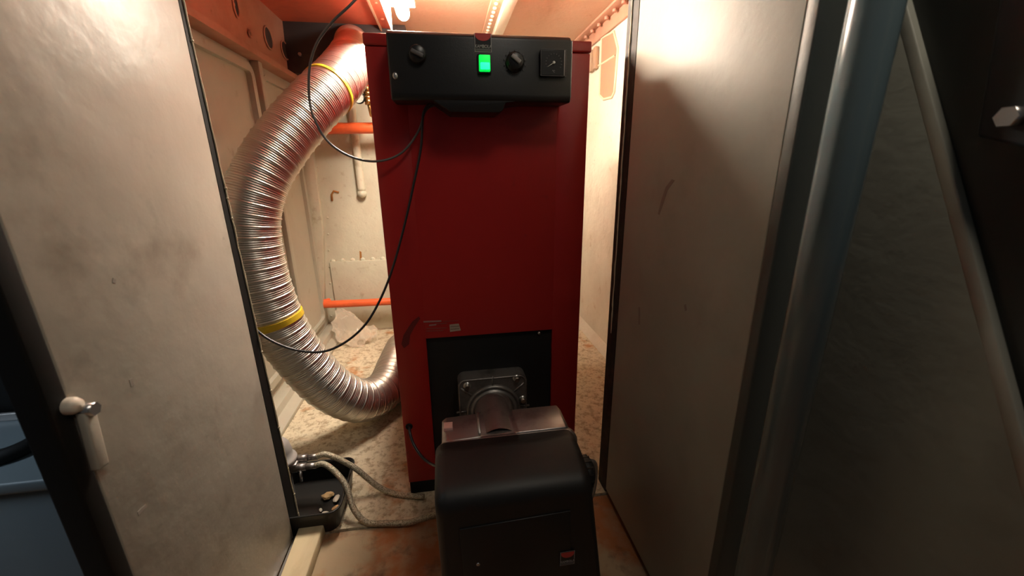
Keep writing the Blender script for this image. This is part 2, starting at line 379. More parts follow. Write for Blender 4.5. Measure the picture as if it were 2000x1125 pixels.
def ring_frame(y0, y1, z0, z1, wd, th, m, rad=0.05):
    """raised frame lying on the left wall"""
    outer = []; inner = []
    def rr(a0, a1, b0, b1, r):
        P = []
        for (cy, cz, s) in ((a1-r, b1-r, 0), (a0+r, b1-r, 1), (a0+r, b0+r, 2), (a1-r, b0+r, 3)):
            for k in range(7):
                a = math.pi/2*(s+k/6); P.append((cy+r*math.cos(a), cz+r*math.sin(a)))
        return P
    o = rr(y0, y1, z0, z1, rad); i = rr(y0+wd, y1-wd, z0+wd, z1-wd, max(rad-wd, 0.006)); n = len(o)
    vs = []
    for x, ps in ((LX, o), (LX+th, o), (LX+th, i), (LX-0.0, i)): vs += [Vector((x, p[0], p[1])) for p in ps]
    fs = [(a*n+k, a*n+(k+1) % n, (a+1)*n+(k+1) % n, (a+1)*n+k) for a in range(3) for k in range(n)]
    return MB().raw(vs, fs, m)
struct(ring_frame(1.08, 2.05, 0.12, 1.452, 0.032, 0.022, WALLS).build('trim_7'), 'raised rectangular frame on the left steel wall', 'frame')
struct(MB().box((LX, 2.075, 0.0), (LX+0.035, 2.115, 1.475), WALLS, 0.003).build('trim_8'), 'vertical stiffener on the left steel wall', 'stiffener')
struct(ring_frame(2.14, 2.50, 0.12, 1.44, 0.022, 0.018, WALLS).build('trim_9'), 'narrow raised frame near the back left corner', 'frame')
# corner angle on the back wall with its kink
t = MB(); y = BY-0.035
def bp(px, py): p = at(px, py, 'Y', y); return (p.x, p.z)
t.prism([bp(570, 200), bp(598, 200), bp(630, 445), bp(636, 700), bp(612, 700), bp(607, 447)], 'Y', y, BY+0.001, WALLP, 0.002)
struct(t.build('trim_10'), 'kinked vertical steel strip in the back left corner', 'strip')
# floor ledge along left wall
t = MB(); t.prism([(-0.80, 0), (-0.70, 0), (-0.70, 0.018), (-0.745, 0.030), (-0.752, 0.06), (-0.80, 0.065)], 'Y', 1.06, 2.58, WALLS, 0.002)
struct(t.build('baseboard_left'), 'stepped steel ledge along the left wall foot', 'baseboard')
struct(MB().prism([(0.86, 0), (0.825, 0), (0.84, 0.02), (0.86, 0.05)], 'Y', 1.06, 2.58, WALLR).build('baseboard_right'), 'cracked plaster fillet along the right wall foot', 'baseboard')
# back wall lower plate with seam
t = MB(); t.box((-0.74, BY-0.014, 0.0), (RX, BY, 0.47), WALLP, 0.002)
t = struct(t.build('trim_11'), 'riveted lower plate of the back wall', 'plate')
for i in range(8):
    p = at(650+i*19.5, 510-i*0.9, 'Y', BY); MB().ball((p.x, BY, p.z), 0.0150, WALLP, (1, 0.6, 1)).build('rivet', t)
for i in range(7):
    p = at(640+i*1.2, 425+i*32, 'Y', BY); MB().ball((p.x, BY-0.002, p.z), 0.007, WALLP, (1, 0.6, 1), 1).build('rivet', t)
rs = mat('rust_stain', (0.36, 0.15, 0.03), 0.7)
P = [at(a, b, 'Y', BY) for a, b in ((649, 392), (648, 380), (652, 373), (662, 376))]
MB().tube([Vector((p.x, BY-0.003, p.z)) for p in P], 0.006, rs, 8).build('bent_hook', t)
P = [at(a, b, 'Y', BY-0.001) for a, b in ((702, 490), (706, 492), (707, 513), (703, 512))]
MB().prism([(p.x, p.z) for p in P], 'Y', BY-0.001, BY, rs).build('rust_run', t)
# right wall welded oval patch
x = RX-0.006
t = MB(); P = [at(a, b, 'X', RX) for a, b in ((1176, 75), (1172, 185), (1180, 194), (1196, 190), (1201, 180), (1208, 95), (1200, 62))]
t.tube([Vector((RX-0.002, p.y, p.z)) for p in P+[P[0]]], 0.007, WELD, 7, False)
t.tube([Vector((RX-0.002, p.y, p.z)) for p in (at(1150, 138, 'X', RX), at(1178, 124, 'X', RX), at(1203, 108, 'X', RX))], 0.006, WELD, 7, False)
RUST = mat('rust_patch', (0.36, 0.22, 0.13), 0.7, layers=[(20, 0.45, 0.65, (0.30, 0.20, 0.14), 0.8, 2)], bump=[(50, 0.4, 0.004)])
t.raw([Vector((RX-0.003, p.y, p.z)) for p in P], [tuple(range(len(P)))], RUST)
struct(t.build('trim_12'), 'welded rusty oval patch on the right wall', 'patch')
t = MB()
for (a, b) in ((1160, 118), (1168, 112)):
    p = at(a, b, 'X', RX); t.box((RX-0.025, p.y-0.02, p.z-0.06), (RX, p.y+0.02, p.z+0.05), RUST, 0.006)
struct(t.build('trim_13'), 'short rusty bracket stubs beside the oval patch', 'bracket')
struct(MB().box((RX-0.004, 1.86, 0.0), (RX, 1.866, 1.64), WELD).build('trim_14'), 'fine vertical plaster seam on the right wall', 'seam')

# ------------------------------------------------------------------ ceiling lamp
lamp = thing('tube_lamp', 'glowing warm white tube lamp under the ceiling above the boiler', 'lamp', (-0.13, 1.67, CZ))
hb = MB(); hb.box((-0.178, 1.42, CZ-0.09), (-0.078, 1.93, CZ-0.065), WHITE, 0.004); hb.box((-0.181, 1.42, CZ-0.185), (-0.178, 1.93, CZ-0.066), CEILP); hb.build('light_shield', lamp)  # plate widened and left skirt added to shade the ceiling and left leaf
for hy in (1.48, 1.86): MB().cyl((-0.128, hy, CZ), (-0.128, hy, CZ-0.068), 0.006, ZINC).build('hanger', lamp)
tb = MB(); tb.tube([(-0.128, y_, CZ-0.122) for y_ in (1.43, 1.435, 1.45, 1.88, 1.90, 1.91, 1.915)], 0.026, TUBE, 20, True, lambda i: (0.012, 0.02, 0.026, 0.026, 0.024, 0.016, 0.006)[i]).build('tube', lamp)

# ------------------------------------------------------------------ boiler
boi = thing('boiler', 'tall red boiler cabinet standing in the doorway', 'boiler', (0.107, 1.45, 0))
bx0, bx1, by0, by1, bz = -0.169, 0.384, 1.10, 1.86, 1.326
# hollow front with a recess
b = MB()
b.box((bx0, by0+0.02, 0.047), (bx1, by1, 1.30), RED, 0.003)
ox0, ox1, oz0, oz1 = -0.080, 0.299, 0.10, 0.547
b.box((bx0, by0, 0.047), (ox0, by0+0.021, 1.298), RED, 0.002)
b.box((ox1, by0, 0.047), (bx1, by0+0.021, 1.298), RED, 0.002)
b.box((ox0-0.001, by0+0.0004, oz1), (ox1+0.001, by0+0.021, 1.2976), RED, 0.0)
b.box((ox0-0.001, by0+0.0004, 0.0474), (ox1+0.001, by0+0.021, oz0), RED, 0.0)
b.build('body', boi)
MB().box((bx0-0.002, by0-0.003, 1.300), (bx1+0.003, by1+0.002, bz), RED, 0.004).build('lid', boi)
MB().box((ox0, by0+0.012, oz0), (ox1, by0+0.0205, oz1), VOIDB).build('burner_door', boi)
MB().box((bx0+0.002, by0+0.002, 0.0), (bx1-0.004, by1-0.01, 0.046), BLACKG, 0.003).build('plinth', boi)
p = at(1053, 650, 'Y', by0+0.01); MB().ball((p.x, by0+0.010, p.z), 0.006, ZINC, sub=2).build('screw', boi)
# smear and data label
def flat(pts, y0, m, th=0.0012):
    poly = [(at(a, b_, 'Y', y0).x, at(a, b_, 'Y', y0).z) for a, b_ in pts]
    return MB().prism(poly, 'Y', y0-th, y0, m)
o = flat([(818, 618), (821, 622), (809, 640), (801, 655), (799, 672), (789, 680), (784, 672), (788, 655), (797, 640), (806, 627)], by0, REDD, 0.0006).build('paint_smear', boi); o['label'] = 'darker wet looking smear'
lb = flat([(878, 634), (896, 632), (900, 645), (879, 648)], by0, LABEL)
for i, (a, b_, c_, d_) in enumerate([(827, 627, 862, 3), (866, 627, 896, 1.2), (838, 634, 852, 3), (852, 632, 873, 1.5), (833, 641, 872, 1.6), (833, 646, 866, 1.6)]):
    mm = GREYT if i in (2,) else PINK
    mmm = mat('faded_print_%d' % i, (0.26, 0.05, 0.045) if i not in (0, 2) else (0.34, 0.16, 0.15), 0.5)
    poly = [(a, b_), (c_, b_-1.5), (c_, b_-1.5+d_), (a, b_+d_)]
    q = [(at(u, v, 'Y', by0).x, at(u, v, 'Y', by0).z) for u, v in poly]; lb.prism(q, 'Y', by0-0.0005, by0, mmm)
for k in (1, 2):
    q = [(at(u, v, 'Y', by0).x, at(u, v, 'Y', by0).z) for u, v in ((880, 632+k*5), (897, 630.5+k*5), (897, 632+k*5), (880, 633.5+k*5))]
    lb.prism(q, 'Y', by0-0.0018, by0-0.001, mat('label_line_%d' % k, (0.22, 0.15, 0.11), 0.5))
lb.build('data_label', boi)

# control panel
cp = MB(); px0, px1 = -0.108, 0.306; pf = 1.0
prof = [(1.10, 1.172), (1.004, 1.168), (1.0, 1.180), (1.006, 1.300), (1.016, 1.309), (1.10, 1.322)]
cp.prism(prof, 'X', px0, px1, PLAST, 0.004)
tabp = [(-0.02, 1.172), (0.012, 1.152), (0.022, 1.145), (0.134, 1.145), (0.143, 1.150), (0.150, 1.166), (0.20, 1.172)]
cp.prism(tabp, 'Y', 1.004, 1.10, PLAST, 0.002)
cpo = cp.build('control_panel', boi)
MB().box((px1+0.0002, 1.008, 1.180), (px1+0.0022, 1.014, 1.300), SILVER, 0.0005).build('edge_trim', cpo)
def badge(c, wd, ht, name, parent, dim=False, zd=Vector((0, 0, 1)), xd=Vector((1, 0, 0))):
    """red half disc on a black plate with a grey outline and lettering; c = centre on the surface"""
    c = Vector(c); nd = xd.cross(zd).normalized()   # toward the viewer (-Y)
    m = MB()
    def quad(x0, x1, z0, z1, lift, mt):
        vs = [c+xd*a+zd*b_+nd*lift for a, b_ in ((x0, z0), (x1, z0), (x1, z1), (x0, z1))]
        vb = [v-nd*0.0007 for v in vs]
        m.raw(vs+vb, [(0, 1, 2, 3), (0, 4, 5, 1), (1, 5, 6, 2), (2, 6, 7, 3), (3, 7, 4, 0)], mt)
    h = ht/2; w2 = wd/2; e = wd*0.045
    quad(-w2, w2, -h, h, 0.0008, GREYT); quad(-w2+e, w2-e, -h+e, h, 0.0012, LOGOK)
    n = 20; R_ = w2-e*1.2
    vs = [c+xd*(-R_)+zd*h+nd*0.0018] + [c+xd*(R_*1.02*math.cos(math.pi+math.pi*k/n))+zd*(h-0.30*ht*0.15-abs(math.sin(math.pi*k/n))**0.8*ht*0.36)+nd*0.0018 for k in range(n+1)] + [c+xd*R_+zd*h+nd*0.0018]
    m.raw(vs, [tuple(range(len(vs)))], LOGOR)
    m.text('KAMBOLA', c+zd*(-ht*0.20)+nd*0.0016, wd*0.235, GREYT, xd, zd, 0.0002, 0.92)
    quad(-w2+e*1.6, w2-e*1.6, -h+e*1.2, -h+ht*0.19, 0.0016, GREYD)
    return m.build(name, parent)
def on_panel(px, py):
    return at(px, py, 'Y', 1.0025)
c = at(943.5, 82.5, 'Y', 1.003); badge((c.x, 1.0045, c.z-0.001), 0.038, 0.037, 'badge', cpo)
# green lit switch
c = at(946, 125, 'Y', 1.0)
sw = MB().box((c.x-0.0155, 0.9975, c.z-0.020), (c.x+0.0155, 1.004, c.z+0.020), LOGOK, 0.002).build('power_switch', cpo)
sm = MB(); sm.box((c.x-0.0125, 0.990, c.z-0.0165), (c.x+0.0125, 0.999, c.z+0.0165), GREEN, 0.002); sm.box((c.x-0.010, 0.9885, c.z-0.013), (c.x+0.011, 0.991, c.z+0.001), GREENH, 0.002)
sw2 = MB()
sm.build('lit_rocker', cpo)['label'] = 'glowing green rocker'
# thermostat knob
c = at(1006, 121, 'Y', 1.0)
kn = MB(); kn.lathe((c.x, 1.0015, c.z), (0, -1, 0), [(0, 0.0215), (0.002, 0.0215), (0.003, 0.019), (0.012, 0.0175), (0.0135, 0.016), (0.0135, 0)], LOGOK, 32)
R_ = Matrix.Rotation(math.radians(36), 3, 'Y')
kn.box((c.x-0.0115, 0.984, c.z-0.0005), (c.x+0.0125, 0.989, c.z+0.008), GREYT, 0.0015, rot=Matrix.Rotation(math.radians(36), 3, 'Y').to_euler())
for k in range(11):
    a = math.radians(-40+k*26); kn.box((c.x+0.0245*math.cos(a)-0.0008, 1.0, c.z+0.0245*math.sin(a)-0.0015), (c.x+0.0245*math.cos(a)+0.0008, 1.002, c.z+0.0245*math.sin(a)+0.0015), GREYD)
kn.build('thermostat_knob', cpo)
c = at(815, 106, 'Y', 1.0)
k2 = MB(); k2.lathe((c.x, 1.0015, c.z), (0, -1, 0), [(0, 0.0195), (0.009, 0.0175), (0.0105, 0.016), (0.0105, 0)], LOGOK, 28)
k2.box((c.x-0.0135, 0.986, c.z-0.004), (c.x+0.0135, 0.9915, c.z+0.004), GREYD, 0.0015, rot=Matrix.Rotation(math.radians(25), 3, 'Y').to_euler()); k2.build('limit_knob', cpo)
p = at(768, 148, 'Y', 1.0); MB().ball((p.x+0.004, 1.0, p.z), 0.006, SILVER, (1, 0.5, 1.3)).build('side_screw', cpo)
# square thermometer
c = at(1081, 123, 'Y', 0.995)
th = MB(); hw = 0.0305
th.box((c.x-hw, 0.993, c.z-hw*0.9), (c.x+hw, 1.004, c.z+hw*0.9), LOGOK, 0.002)
th.box((c.x-hw+0.0025, 0.9925, c.z-hw*0.9+0.0025), (c.x+hw-0.0025, 0.9935, c.z+hw*0.9-0.0025), PLAST)
th.box((c.x+hw-0.0065, 0.9915, c.z-hw*0.85), (c.x+hw-0.004, 0.9935, c.z+hw*0.85), GREYT, 0.0005)
for (a0, a1, b0, b1) in ((-1, 1, .96, 1), (-1, 1, -1, -.96), (-1, -.965, -1, 1)):
    th.box((c.x+a0*hw, 0.9922, c.z+b0*hw*.9), (c.x+a1*hw, 0.9932, c.z+b1*hw*.9), GREYD)
for k in range(13):
    a = math.radians(-30+k*20); r0, r1 = 0.017, 0.0195
    th.tube([(c.x+r0*math.cos(a), 0.9922, c.z+r0*math.sin(a)), (c.x+r1*math.cos(a), 0.9922, c.z+r1*math.sin(a))], 0.0004, GREYT, 5)
th.text('°C', (c.x, 0.9920, c.z-0.018), 0.006, GREYT)
tho = th.build('thermometer', cpo)
a = math.radians(212)
MB().ball((c.x, 0.991, c.z), 0.0034, WHITE, (1, .6, 1)).tube([(c.x, 0.9915, c.z), (c.x+0.017*math.cos(a), 0.9915, c.z+0.017*math.sin(a))], 0.0007, WHITE, 6).build('needle', cpo)

# ------------------------------------------------------------------ burner
bu = thing('oil_burner', 'black covered oil burner bolted to the boiler front', 'burner', (0.107, 0.85, 0.0))
fx0, fx1 = 0.004, 0.212; fz1 = 0.424; fy = 1.062
fl = MB()
def rrect(x0, x1, z0, z1, r, n=6):
    P = []
    for (cx, cz, s) in ((x1-r, z1-r, 0), (x0+r, z1-r, 1), (x0+r, z0+r, 2), (x1-r, z0+r, 3)):
        for k in range(n+1):
            a = math.pi/2*(s+k/n); P.append((cx+r*math.cos(a), cz+r*math.sin(a)))
    return P
fl.prism(rrect(fx0, fx1, 0.225, fz1, 0.022), 'Y', fy, 1.112, ALUD, 0.0)
# raised rim
rp = [Vector((x_, fy, z_)) for x_, z_ in rrect(fx0+0.004, fx1-0.004, 0.229, fz1-0.004, 0.02)]
fl.tube(rp+[rp[0]], 0.003, ALUD, 6, False)
cc = Vector((0.108, fy, 0.315))
fl.lathe(cc, (0, -1, 0), [(0, 0.083), (0.008, 0.081), (0.010, 0.076), (0.006, 0.074), (0.006, 0.069), (0.014, 0.068), (0.016, 0.062), (0.008, 0.058), (0.0, 0.05)], ALUD, 40)
for ang in (90, 40, 140, 0, 180):
    a = math.radians(ang); d = Vector((math.cos(a), 0, math.sin(a)))
    fl.tube([cc+d*0.08, cc+d*(0.112 if ang not in (40, 140) else 0.125)], 0.003, ALUD, 6)
fl.build('flange', bu)
for (a_, b_) in ((913, 757), (1010, 742), (1022, 783)):
    q = at(a_, b_, 'Y', fy-0.01)
    nb = MB(); nb.lathe((q.x, fy+0.001, q.z), (0, -1, 0), [(0, 0.012), (0.003, 0.012), (0.003, 0.0)], ZINC, 18)
    nb.cyl((q.x, fy, q.z), (q.x, fy-0.013, q.z), 0.0075, ZINC, 6); nb.build('bolt', bu)
nk = MB(); nk.lathe((0.108, fy, 0.322), (0, -1, 0), [(0, 0.060), (0.03, 0.056), (0.07, 0.046), (0.12, 0.043), (0.2, 0.045)], ALU, 36); nk.build('blast_tube', bu)
# metal housing
hz = 0.437
ho = MB()
ho.prism([(-0.040, 0.10), (0.262, 0.10), (0.262, 0.420), (0.250, hz), (0.135, hz), (0.128, hz-0.005), (0.050, hz-0.005), (0.044, hz-0.001), (-0.030, hz-0.004), (-0.040, hz-0.012)], 'Y', 0.775, 0.868, ALU, 0.003)
ho.lathe((0.092, 0.79, 0.392), (0, 1, 0), [(0, 0.050), (0.075, 0.050), (0.11, 0.046), (0.16, 0.044)], ALU, 32)
ho.tube([(0.047, 0.782, hz+0.0005), (0.047, 0.866, hz+0.0005), (0.055, 0.90, hz-0.02)], 0.0035, ALU, 8)
ho.build('housing', bu)
q = at(874, 830, 'Z', 0.44); MB().box((q.x-0.009, q.y-0.012, 0.4305), (q.x+0.012, q.y+0.012, 0.4395), PINK, 0.0006).build('tag_label', bu)
MB().prism(rrect(-0.052, 0.275, 0.15, 0.433, 0.03), 'Y', 0.764, 0.782, ALU, 0.003).build('back_rim', bu)
# black cover as a lofted shell
co = MB(); rings = []
def ring(y_, x0, x1t, x1b, z0, z1, r):
    P = []
    n = 6
    def cor(cx, cz, r_, s):
        for k in range(n+1):
            a = math.pi/2*(s+k/n); P.append(Vector((cx+r_*math.cos(a), y_, cz+r_*math.sin(a))))
    cor(x1t-r, z1-r, r, 0); cor(x0+r, z1-r, r, 1); cor(x0+r*0.6+0.004, z0+r*0.6, r*0.6, 2); cor(x1b-r*0.6, z0+r*0.6, r*0.6, 3)
    return P
spec = [(0.770, -0.0545, 0.266, 0.300, 0.06, 0.4345, 0.024), (0.735, -0.055, 0.267, 0.302, 0.058, 0.4335, 0.024), (0.690, -0.055, 0.267, 0.304, 0.056, 0.427, 0.024),
        (0.660, -0.055, 0.266, 0.305, 0.056, 0.421, 0.024), (0.643, -0.0545, 0.265, 0.305, 0.056, 0.415, 0.024), (0.632, -0.052, 0.263, 0.304, 0.058, 0.406, 0.024), (0.625, -0.046, 0.258, 0.300, 0.062, 0.394, 0.022), (0.623, -0.040, 0.252, 0.294, 0.07, 0.384, 0.020)]
vs = []; fs = []
for sp in spec: vs += ring(*sp)
n = len(ring(*spec[0]))
for i in range(len(spec)-1):
    for k in range(n): fs.append((i*n+k, i*n+(k+1) % n, (i+1)*n+(k+1) % n, (i+1)*n+k))
fs.append(tuple(range((len(spec)-1)*n, len(spec)*n))); fs.append(tuple(range(n))[::-1])
co.raw(vs, fs, PLASTM, True)
for i_ in (-1, -2): co.s[i_] = False
co.prism([(-0.010, 0.345), (0.215, 0.352), (0.222, 0.10), (-0.004, 0.10)], 'Y', 0.6205, 0.6235, PLAST, 0.001)
cov = co.build('cover', bu)
q = at(1108, 1090, 'Y', 0.6195); badge((q.x, 0.6195, q.z), 0.0315, 0.0365, 'badge', cov)
q = at(934, 1103, 'Y', 0.62); MB().lathe((q.x, 0.6215, q.z), (0, -1, 0), [(0, 0.004), (0.0015, 0.004), (0.0018, 0)], ZINC, 14).build('screw', cov)
q = at(1160, 925, 'Y', 0.70)
kb = MB(); kb.lathe((0.262, 0.715, q.z-0.005), (1, 0, 0), [(0, 0.033), (0.018, 0.034), (0.028, 0.031), (0.034, 0.02), (0.035, 0)], PLASTM, 26)
for k in range(14):
    a = 2*math.pi*k/14; kb.box((0.270, 0.715+0.033*math.cos(a)-0.002, q.z-0.005+0.033*math.sin(a)-0.002), (0.288, 0.715+0.033*math.cos(a)+0.002, q.z-0.005+0.033*math.sin(a)+0.002), PLASTM)
kb.build('side_knob', bu)
sb = MB(); sb.tube(smooth_path([(0.296, 0.74, 0.36), (0.318, 0.76, 0.33), (0.322, 0.77, 0.25), (0.30, 0.77, 0.18)], 0.006), 0.008, SILVER, 10); sb.build('side_conduit', bu)

# ------------------------------------------------------------------ flexible duct
DR = 0.083
ctr = [(688, 86, 2.43), (690, 94, 2.2), (690, 108, 1.95), (676, 136, 1.74), (650, 168, 1.63), (615, 203, 1.55), (556, 272, 1.47), (510, 345, 1.41), (490, 420, 1.38), (497, 500, 1.37), (519, 575, 1.37),
       (553, 650, 1.38), (603, 717, 1.40), (655, 764, 1.43), (708, 782, 1.50), (752, 760, 1.62), (772, 715, 1.82), (785, 680, 2.05)]
dpath = smooth_path([at(a, b_, 'Y', c_) for a, b_, c_ in ctr], 0.0016)
def dr(i):
    s_ = i*0.0016
    big = math.exp(-((s_ % 0.033)-0.016)**2/(2*0.0020**2))
    fine = math.sin(2*math.pi*s_/0.0066)
    return DR + 0.0024*big + 0.0012*fine + 0.0015*noise.noise(Vector((s_*9, 0, 3)))
dm = MB(); dm.tube(dpath, DR, FOIL, 56, True, dr)
duct = dm.build('flexible_duct', loc=(-0.45, 1.4, 0.15)); tag(duct, 'corrugated silver flexible duct curving down left of the boiler', 'duct')
def nearest(px, py):
    best = None
    for i, p_ in enumerate(dpath):
        d = p_-CAM; u = d.dot(right)/d.dot(fwd)*F_PX+1000; v_ = 562.5-d.dot(up)/d.dot(fwd)*F_PX
        e = (u-px)**2+(v_-py)**2
        if best is None or e < best[0]: best = (e, i)
    return best[1]
for (px_, py_, hw_, sk) in ((640, 176, 3, 0.0), (545, 620, 7, 0.0)):
    i0 = nearest(px_, py_); seg = dpath[i0-hw_:i0+hw_+1]
    MB().tube(seg, DR+0.0045, YEL, 56, True).build('yellow_band', duct)['label'] = 'yellow tape band'

# ------------------------------------------------------------------ pipes and fittings on the back wall
def pipe(name, p0, p1, r, m, label, cat='pipe'):
    mb = MB(); mb.tube([p0, p1], r, m, 18); return tag(mb.build(name), label, cat)
a = at(640, 251, 'Y', 2.44); b_ = at(728, 249, 'Y', 2.44)
po = MB(); po.tube(smooth_path([(a.x-0.16, 2.57, a.z-0.03), (a.x-0.06, 2.47, a.z-0.005), (a.x, 2.44, a.z), (0.3, 2.44, b_.z+0.005)], 0.02), 0.029, ORANGE, 18)
tag(po.build('heating_pipe'), 'thick orange horizontal pipe high behind the boiler', 'pipe')
a = at(650, 594, 'Y', 2.5); b_ = at(762, 590, 'Y', 2.5)
po = MB(); po.tube(smooth_path([(a.x-0.03, 2.55, a.z+0.002), (a.x, 2.5, a.z), (0.3, 2.5, b_.z)], 0.02), 0.023, ORANGE, 18)
tag(po.build('heating_pipe'), 'thin orange horizontal pipe low on the back wall', 'pipe')
a = at(684, 195, 'Y', 2.56); b_ = at(706, 378, 'Y', 2.56)
pv = MB(); pv.tube(smooth_path([(a.x, 2.575, a.z+0.1), (a.x, 2.575, a.z), (b_.x, 2.575, b_.z)], 0.02), 0.022, WALLP, 16); pv.ball((b_.x, 2.575, b_.z), 0.027, WALLP)
tag(pv.build('conduit_pipe'), 'cream painted vertical pipe stub on the back wall', 'pipe')
c = at(700, 190, 'Y', 2.30)
ga = thing('pressure_gauge', 'small round white dial pressure gauge beside brass valve', 'gauge', (c.x, 2.30, c.z-0.03))
MB().lathe(c, (0, -1, 0), [(-0.02, 0.0), (-0.02, 0.029), (0.003, 0.030), (0.004, 0.026), (0.0, 0.026)], BLACKG, 30).build('case', ga)
MB().lathe(c, (0, -1, 0), [(0.0015, 0.026), (0.0016, 0)], WHITE, 30).build('dial', ga)
gn = MB(); gn.tube([c+Vector((-0.004, -0.003, -0.012)), c+Vector((0.006, -0.003, 0.014))], 0.0016, BLACKG, 6)
for k in range(9):
    a_ = math.radians(-40+k*32.5); gn.tube([c+Vector((0.019*math.cos(a_), -0.0025, 0.019*math.sin(a_))), c+Vector((0.023*math.cos(a_), -0.0025, 0.023*math.sin(a_)))], 0.0008, BLACKG, 5)
gn.build('needle', ga)
c2 = at(719, 190, 'Y', 2.32)
bv = thing('brass_valve', 'brass safety valve next to the round gauge', 'valve', (c2.x, 2.32, c2.z-0.06))
v_ = MB(); v_.lathe((c2.x, 2.32, c2.z-0.035), (0, 0, 1), [(0, 0), (0, 0.018), (0.03, 0.019), (0.03, 0.014), (0.045, 0.014), (0.045, 0.021), (0.06, 0.021), (0.062, 0.012), (0.085, 0.012)], BRASS, 12)
v_.cyl((c2.x-0.03, 2.31, c2.z), (c2.x+0.03, 2.32, c2.z), 0.009, BRASS, 12); v_.build('valve_body', bv)
MB().lathe((c2.x, 2.32, c2.z+0.048), (0, 0, 1), [(0, 0), (0, 0.015), (0.018, 0.016), (0.02, 0.0)], mat('red_cap', (0.55, 0.09, 0.05), 0.4), 14).build('cap', bv)
vp = MB(); vp.tube([(c2.x, 2.32, c2.z-0.034), (c2.x, 2.36, c2.z-0.08), (c2.x+0.05, 2.44, c2.z-0.10)], 0.009, BRASS, 10); vp.build('tail_pipe', bv)

# plastic bag: crumpled cone
bt = at(652, 600, 'Y', 2.40); bb = at(690, 672, 'Y', 2.28)
def bag(path, rs, name, label, seed):
    path = smooth_path(path, 0.012); n = 40; N = len(path); vs = []; fs = []
    for i, p_ in enumerate(path):
        t_ = i/(N-1); k_ = t_*(len(rs)-1); i0 = min(int(k_), len(rs)-2); r = rs[i0]*(1-(k_-i0))+rs[i0+1]*(k_-i0)
        for k in range(n):
            a = 2*math.pi*k/n
            q_ = Vector((math.cos(a), 0.6*math.sin(a)-0.2, math.sin(a)*0.75))
            nn = noise.noise(Vector((math.cos(a)*2.2+seed, math.sin(a)*2.2, t_*4)))*0.8+noise.noise(Vector((math.cos(a)*6, math.sin(a)*6+seed, t_*11)))*0.45
            v = p_+q_*r*(1+0.55*nn)
            if v.z < 0.004: v.z = 0.004
            if v.y > 2.57: v.y = 2.57
            vs.append(v)
    for i in range(N-1):
        for k in range(n): fs.append((i*n+k, i*n+(k+1) % n, (i+1)*n+(k+1) % n, (i+1)*n+k))
    mb = MB(); mb.raw(vs, fs, BAG, False); return tag(mb.build(name), label, 'bag')
bag([(-0.70, 2.49, 0.185), (-0.68, 2.46, 0.17), (-0.63, 2.42, 0.10), (-0.58, 2.37, 0.05), (-0.55, 2.32, 0.02)], [0.015, 0.04, 0.07, 0.085, 0.07, 0.02], 'plastic_bag', 'crumpled translucent plastic bag slumped in the back corner', 3)
bag([(-0.56, 2.41, 0.06), (-0.52, 2.40, 0.06), (-0.47, 2.38, 0.055)], [0.012, 0.042, 0.048, 0.012], 'plastic_wrap', 'small crinkled clear wrap beside the larger bag', 8)

# ------------------------------------------------------------------ cables
def cable(name, pts, r, m, label):
    mb = MB(); mb.tube(smooth_path(pts, 0.008), r, m, 10); return tag(mb.build(name), label, 'cable')
A = lambda a, b_, y_: at(a, b_, 'Y', y_)
q0 = A(828, 212, 1.05); 
cable('probe_cable', [A(705, -12, 1.05), A(682, 12, 1.04), A(650, 42, 1.04), A(620, 82, 1.05), A(605, 130, 1.06), A(604, 190, 1.06), A(614, 232, 1.05), A(640, 276, 1.05), A(685, 306, 1.05), A(738, 315, 1.06), A(785, 298, 1.075), A(818, 255, 1.08), A(832, 215, 1.08), (0.0, 1.085, 1.175)], 0.0028, CABLEG, 'thin dark cable looping from the ceiling over the duct to the panel')
cable('power_cable', [(0.002, 1.07, 1.178), A(829, 215, 1.07), A(822, 290, 1.08), A(808, 360, 1.085), A(790, 440, 1.09), A(768, 520, 1.085), A(745, 580, 1.07), A(715, 632, 1.05), A(675, 668, 1.04), A(630, 687, 1.03), A(580, 684, 1.03), A(535, 668, 1.03), A(505, 648, 1.04), A(480, 622, 1.05)], 0.0032, CABLE, 'black cable hanging from the control panel across the red front')
cable('burner_lead', [(at(800, 832, 'Y', 1.099).x, 1.12, at(800, 832, 'Y', 1.1).z), A(800, 842, 1.085), A(808, 868, 1.06), A(825, 893, 1.03), A(846, 908, 0.98), A(866, 912, 0.90)], 0.0042, CABLE, 'short curved cable entering a hole low on the boiler front')
c = at(799, 833, 'Y', 1.10)
tag(MB().lathe((c.x, 1.10, c.z), (0, -1, 0), [(0, 0.011), (0.003, 0.010), (0.004, 0.006), (0.001, 0.004)], BLACKG, 16).build('cable_grommet'), 'black rubber grommet at the low cable hole', 'grommet')

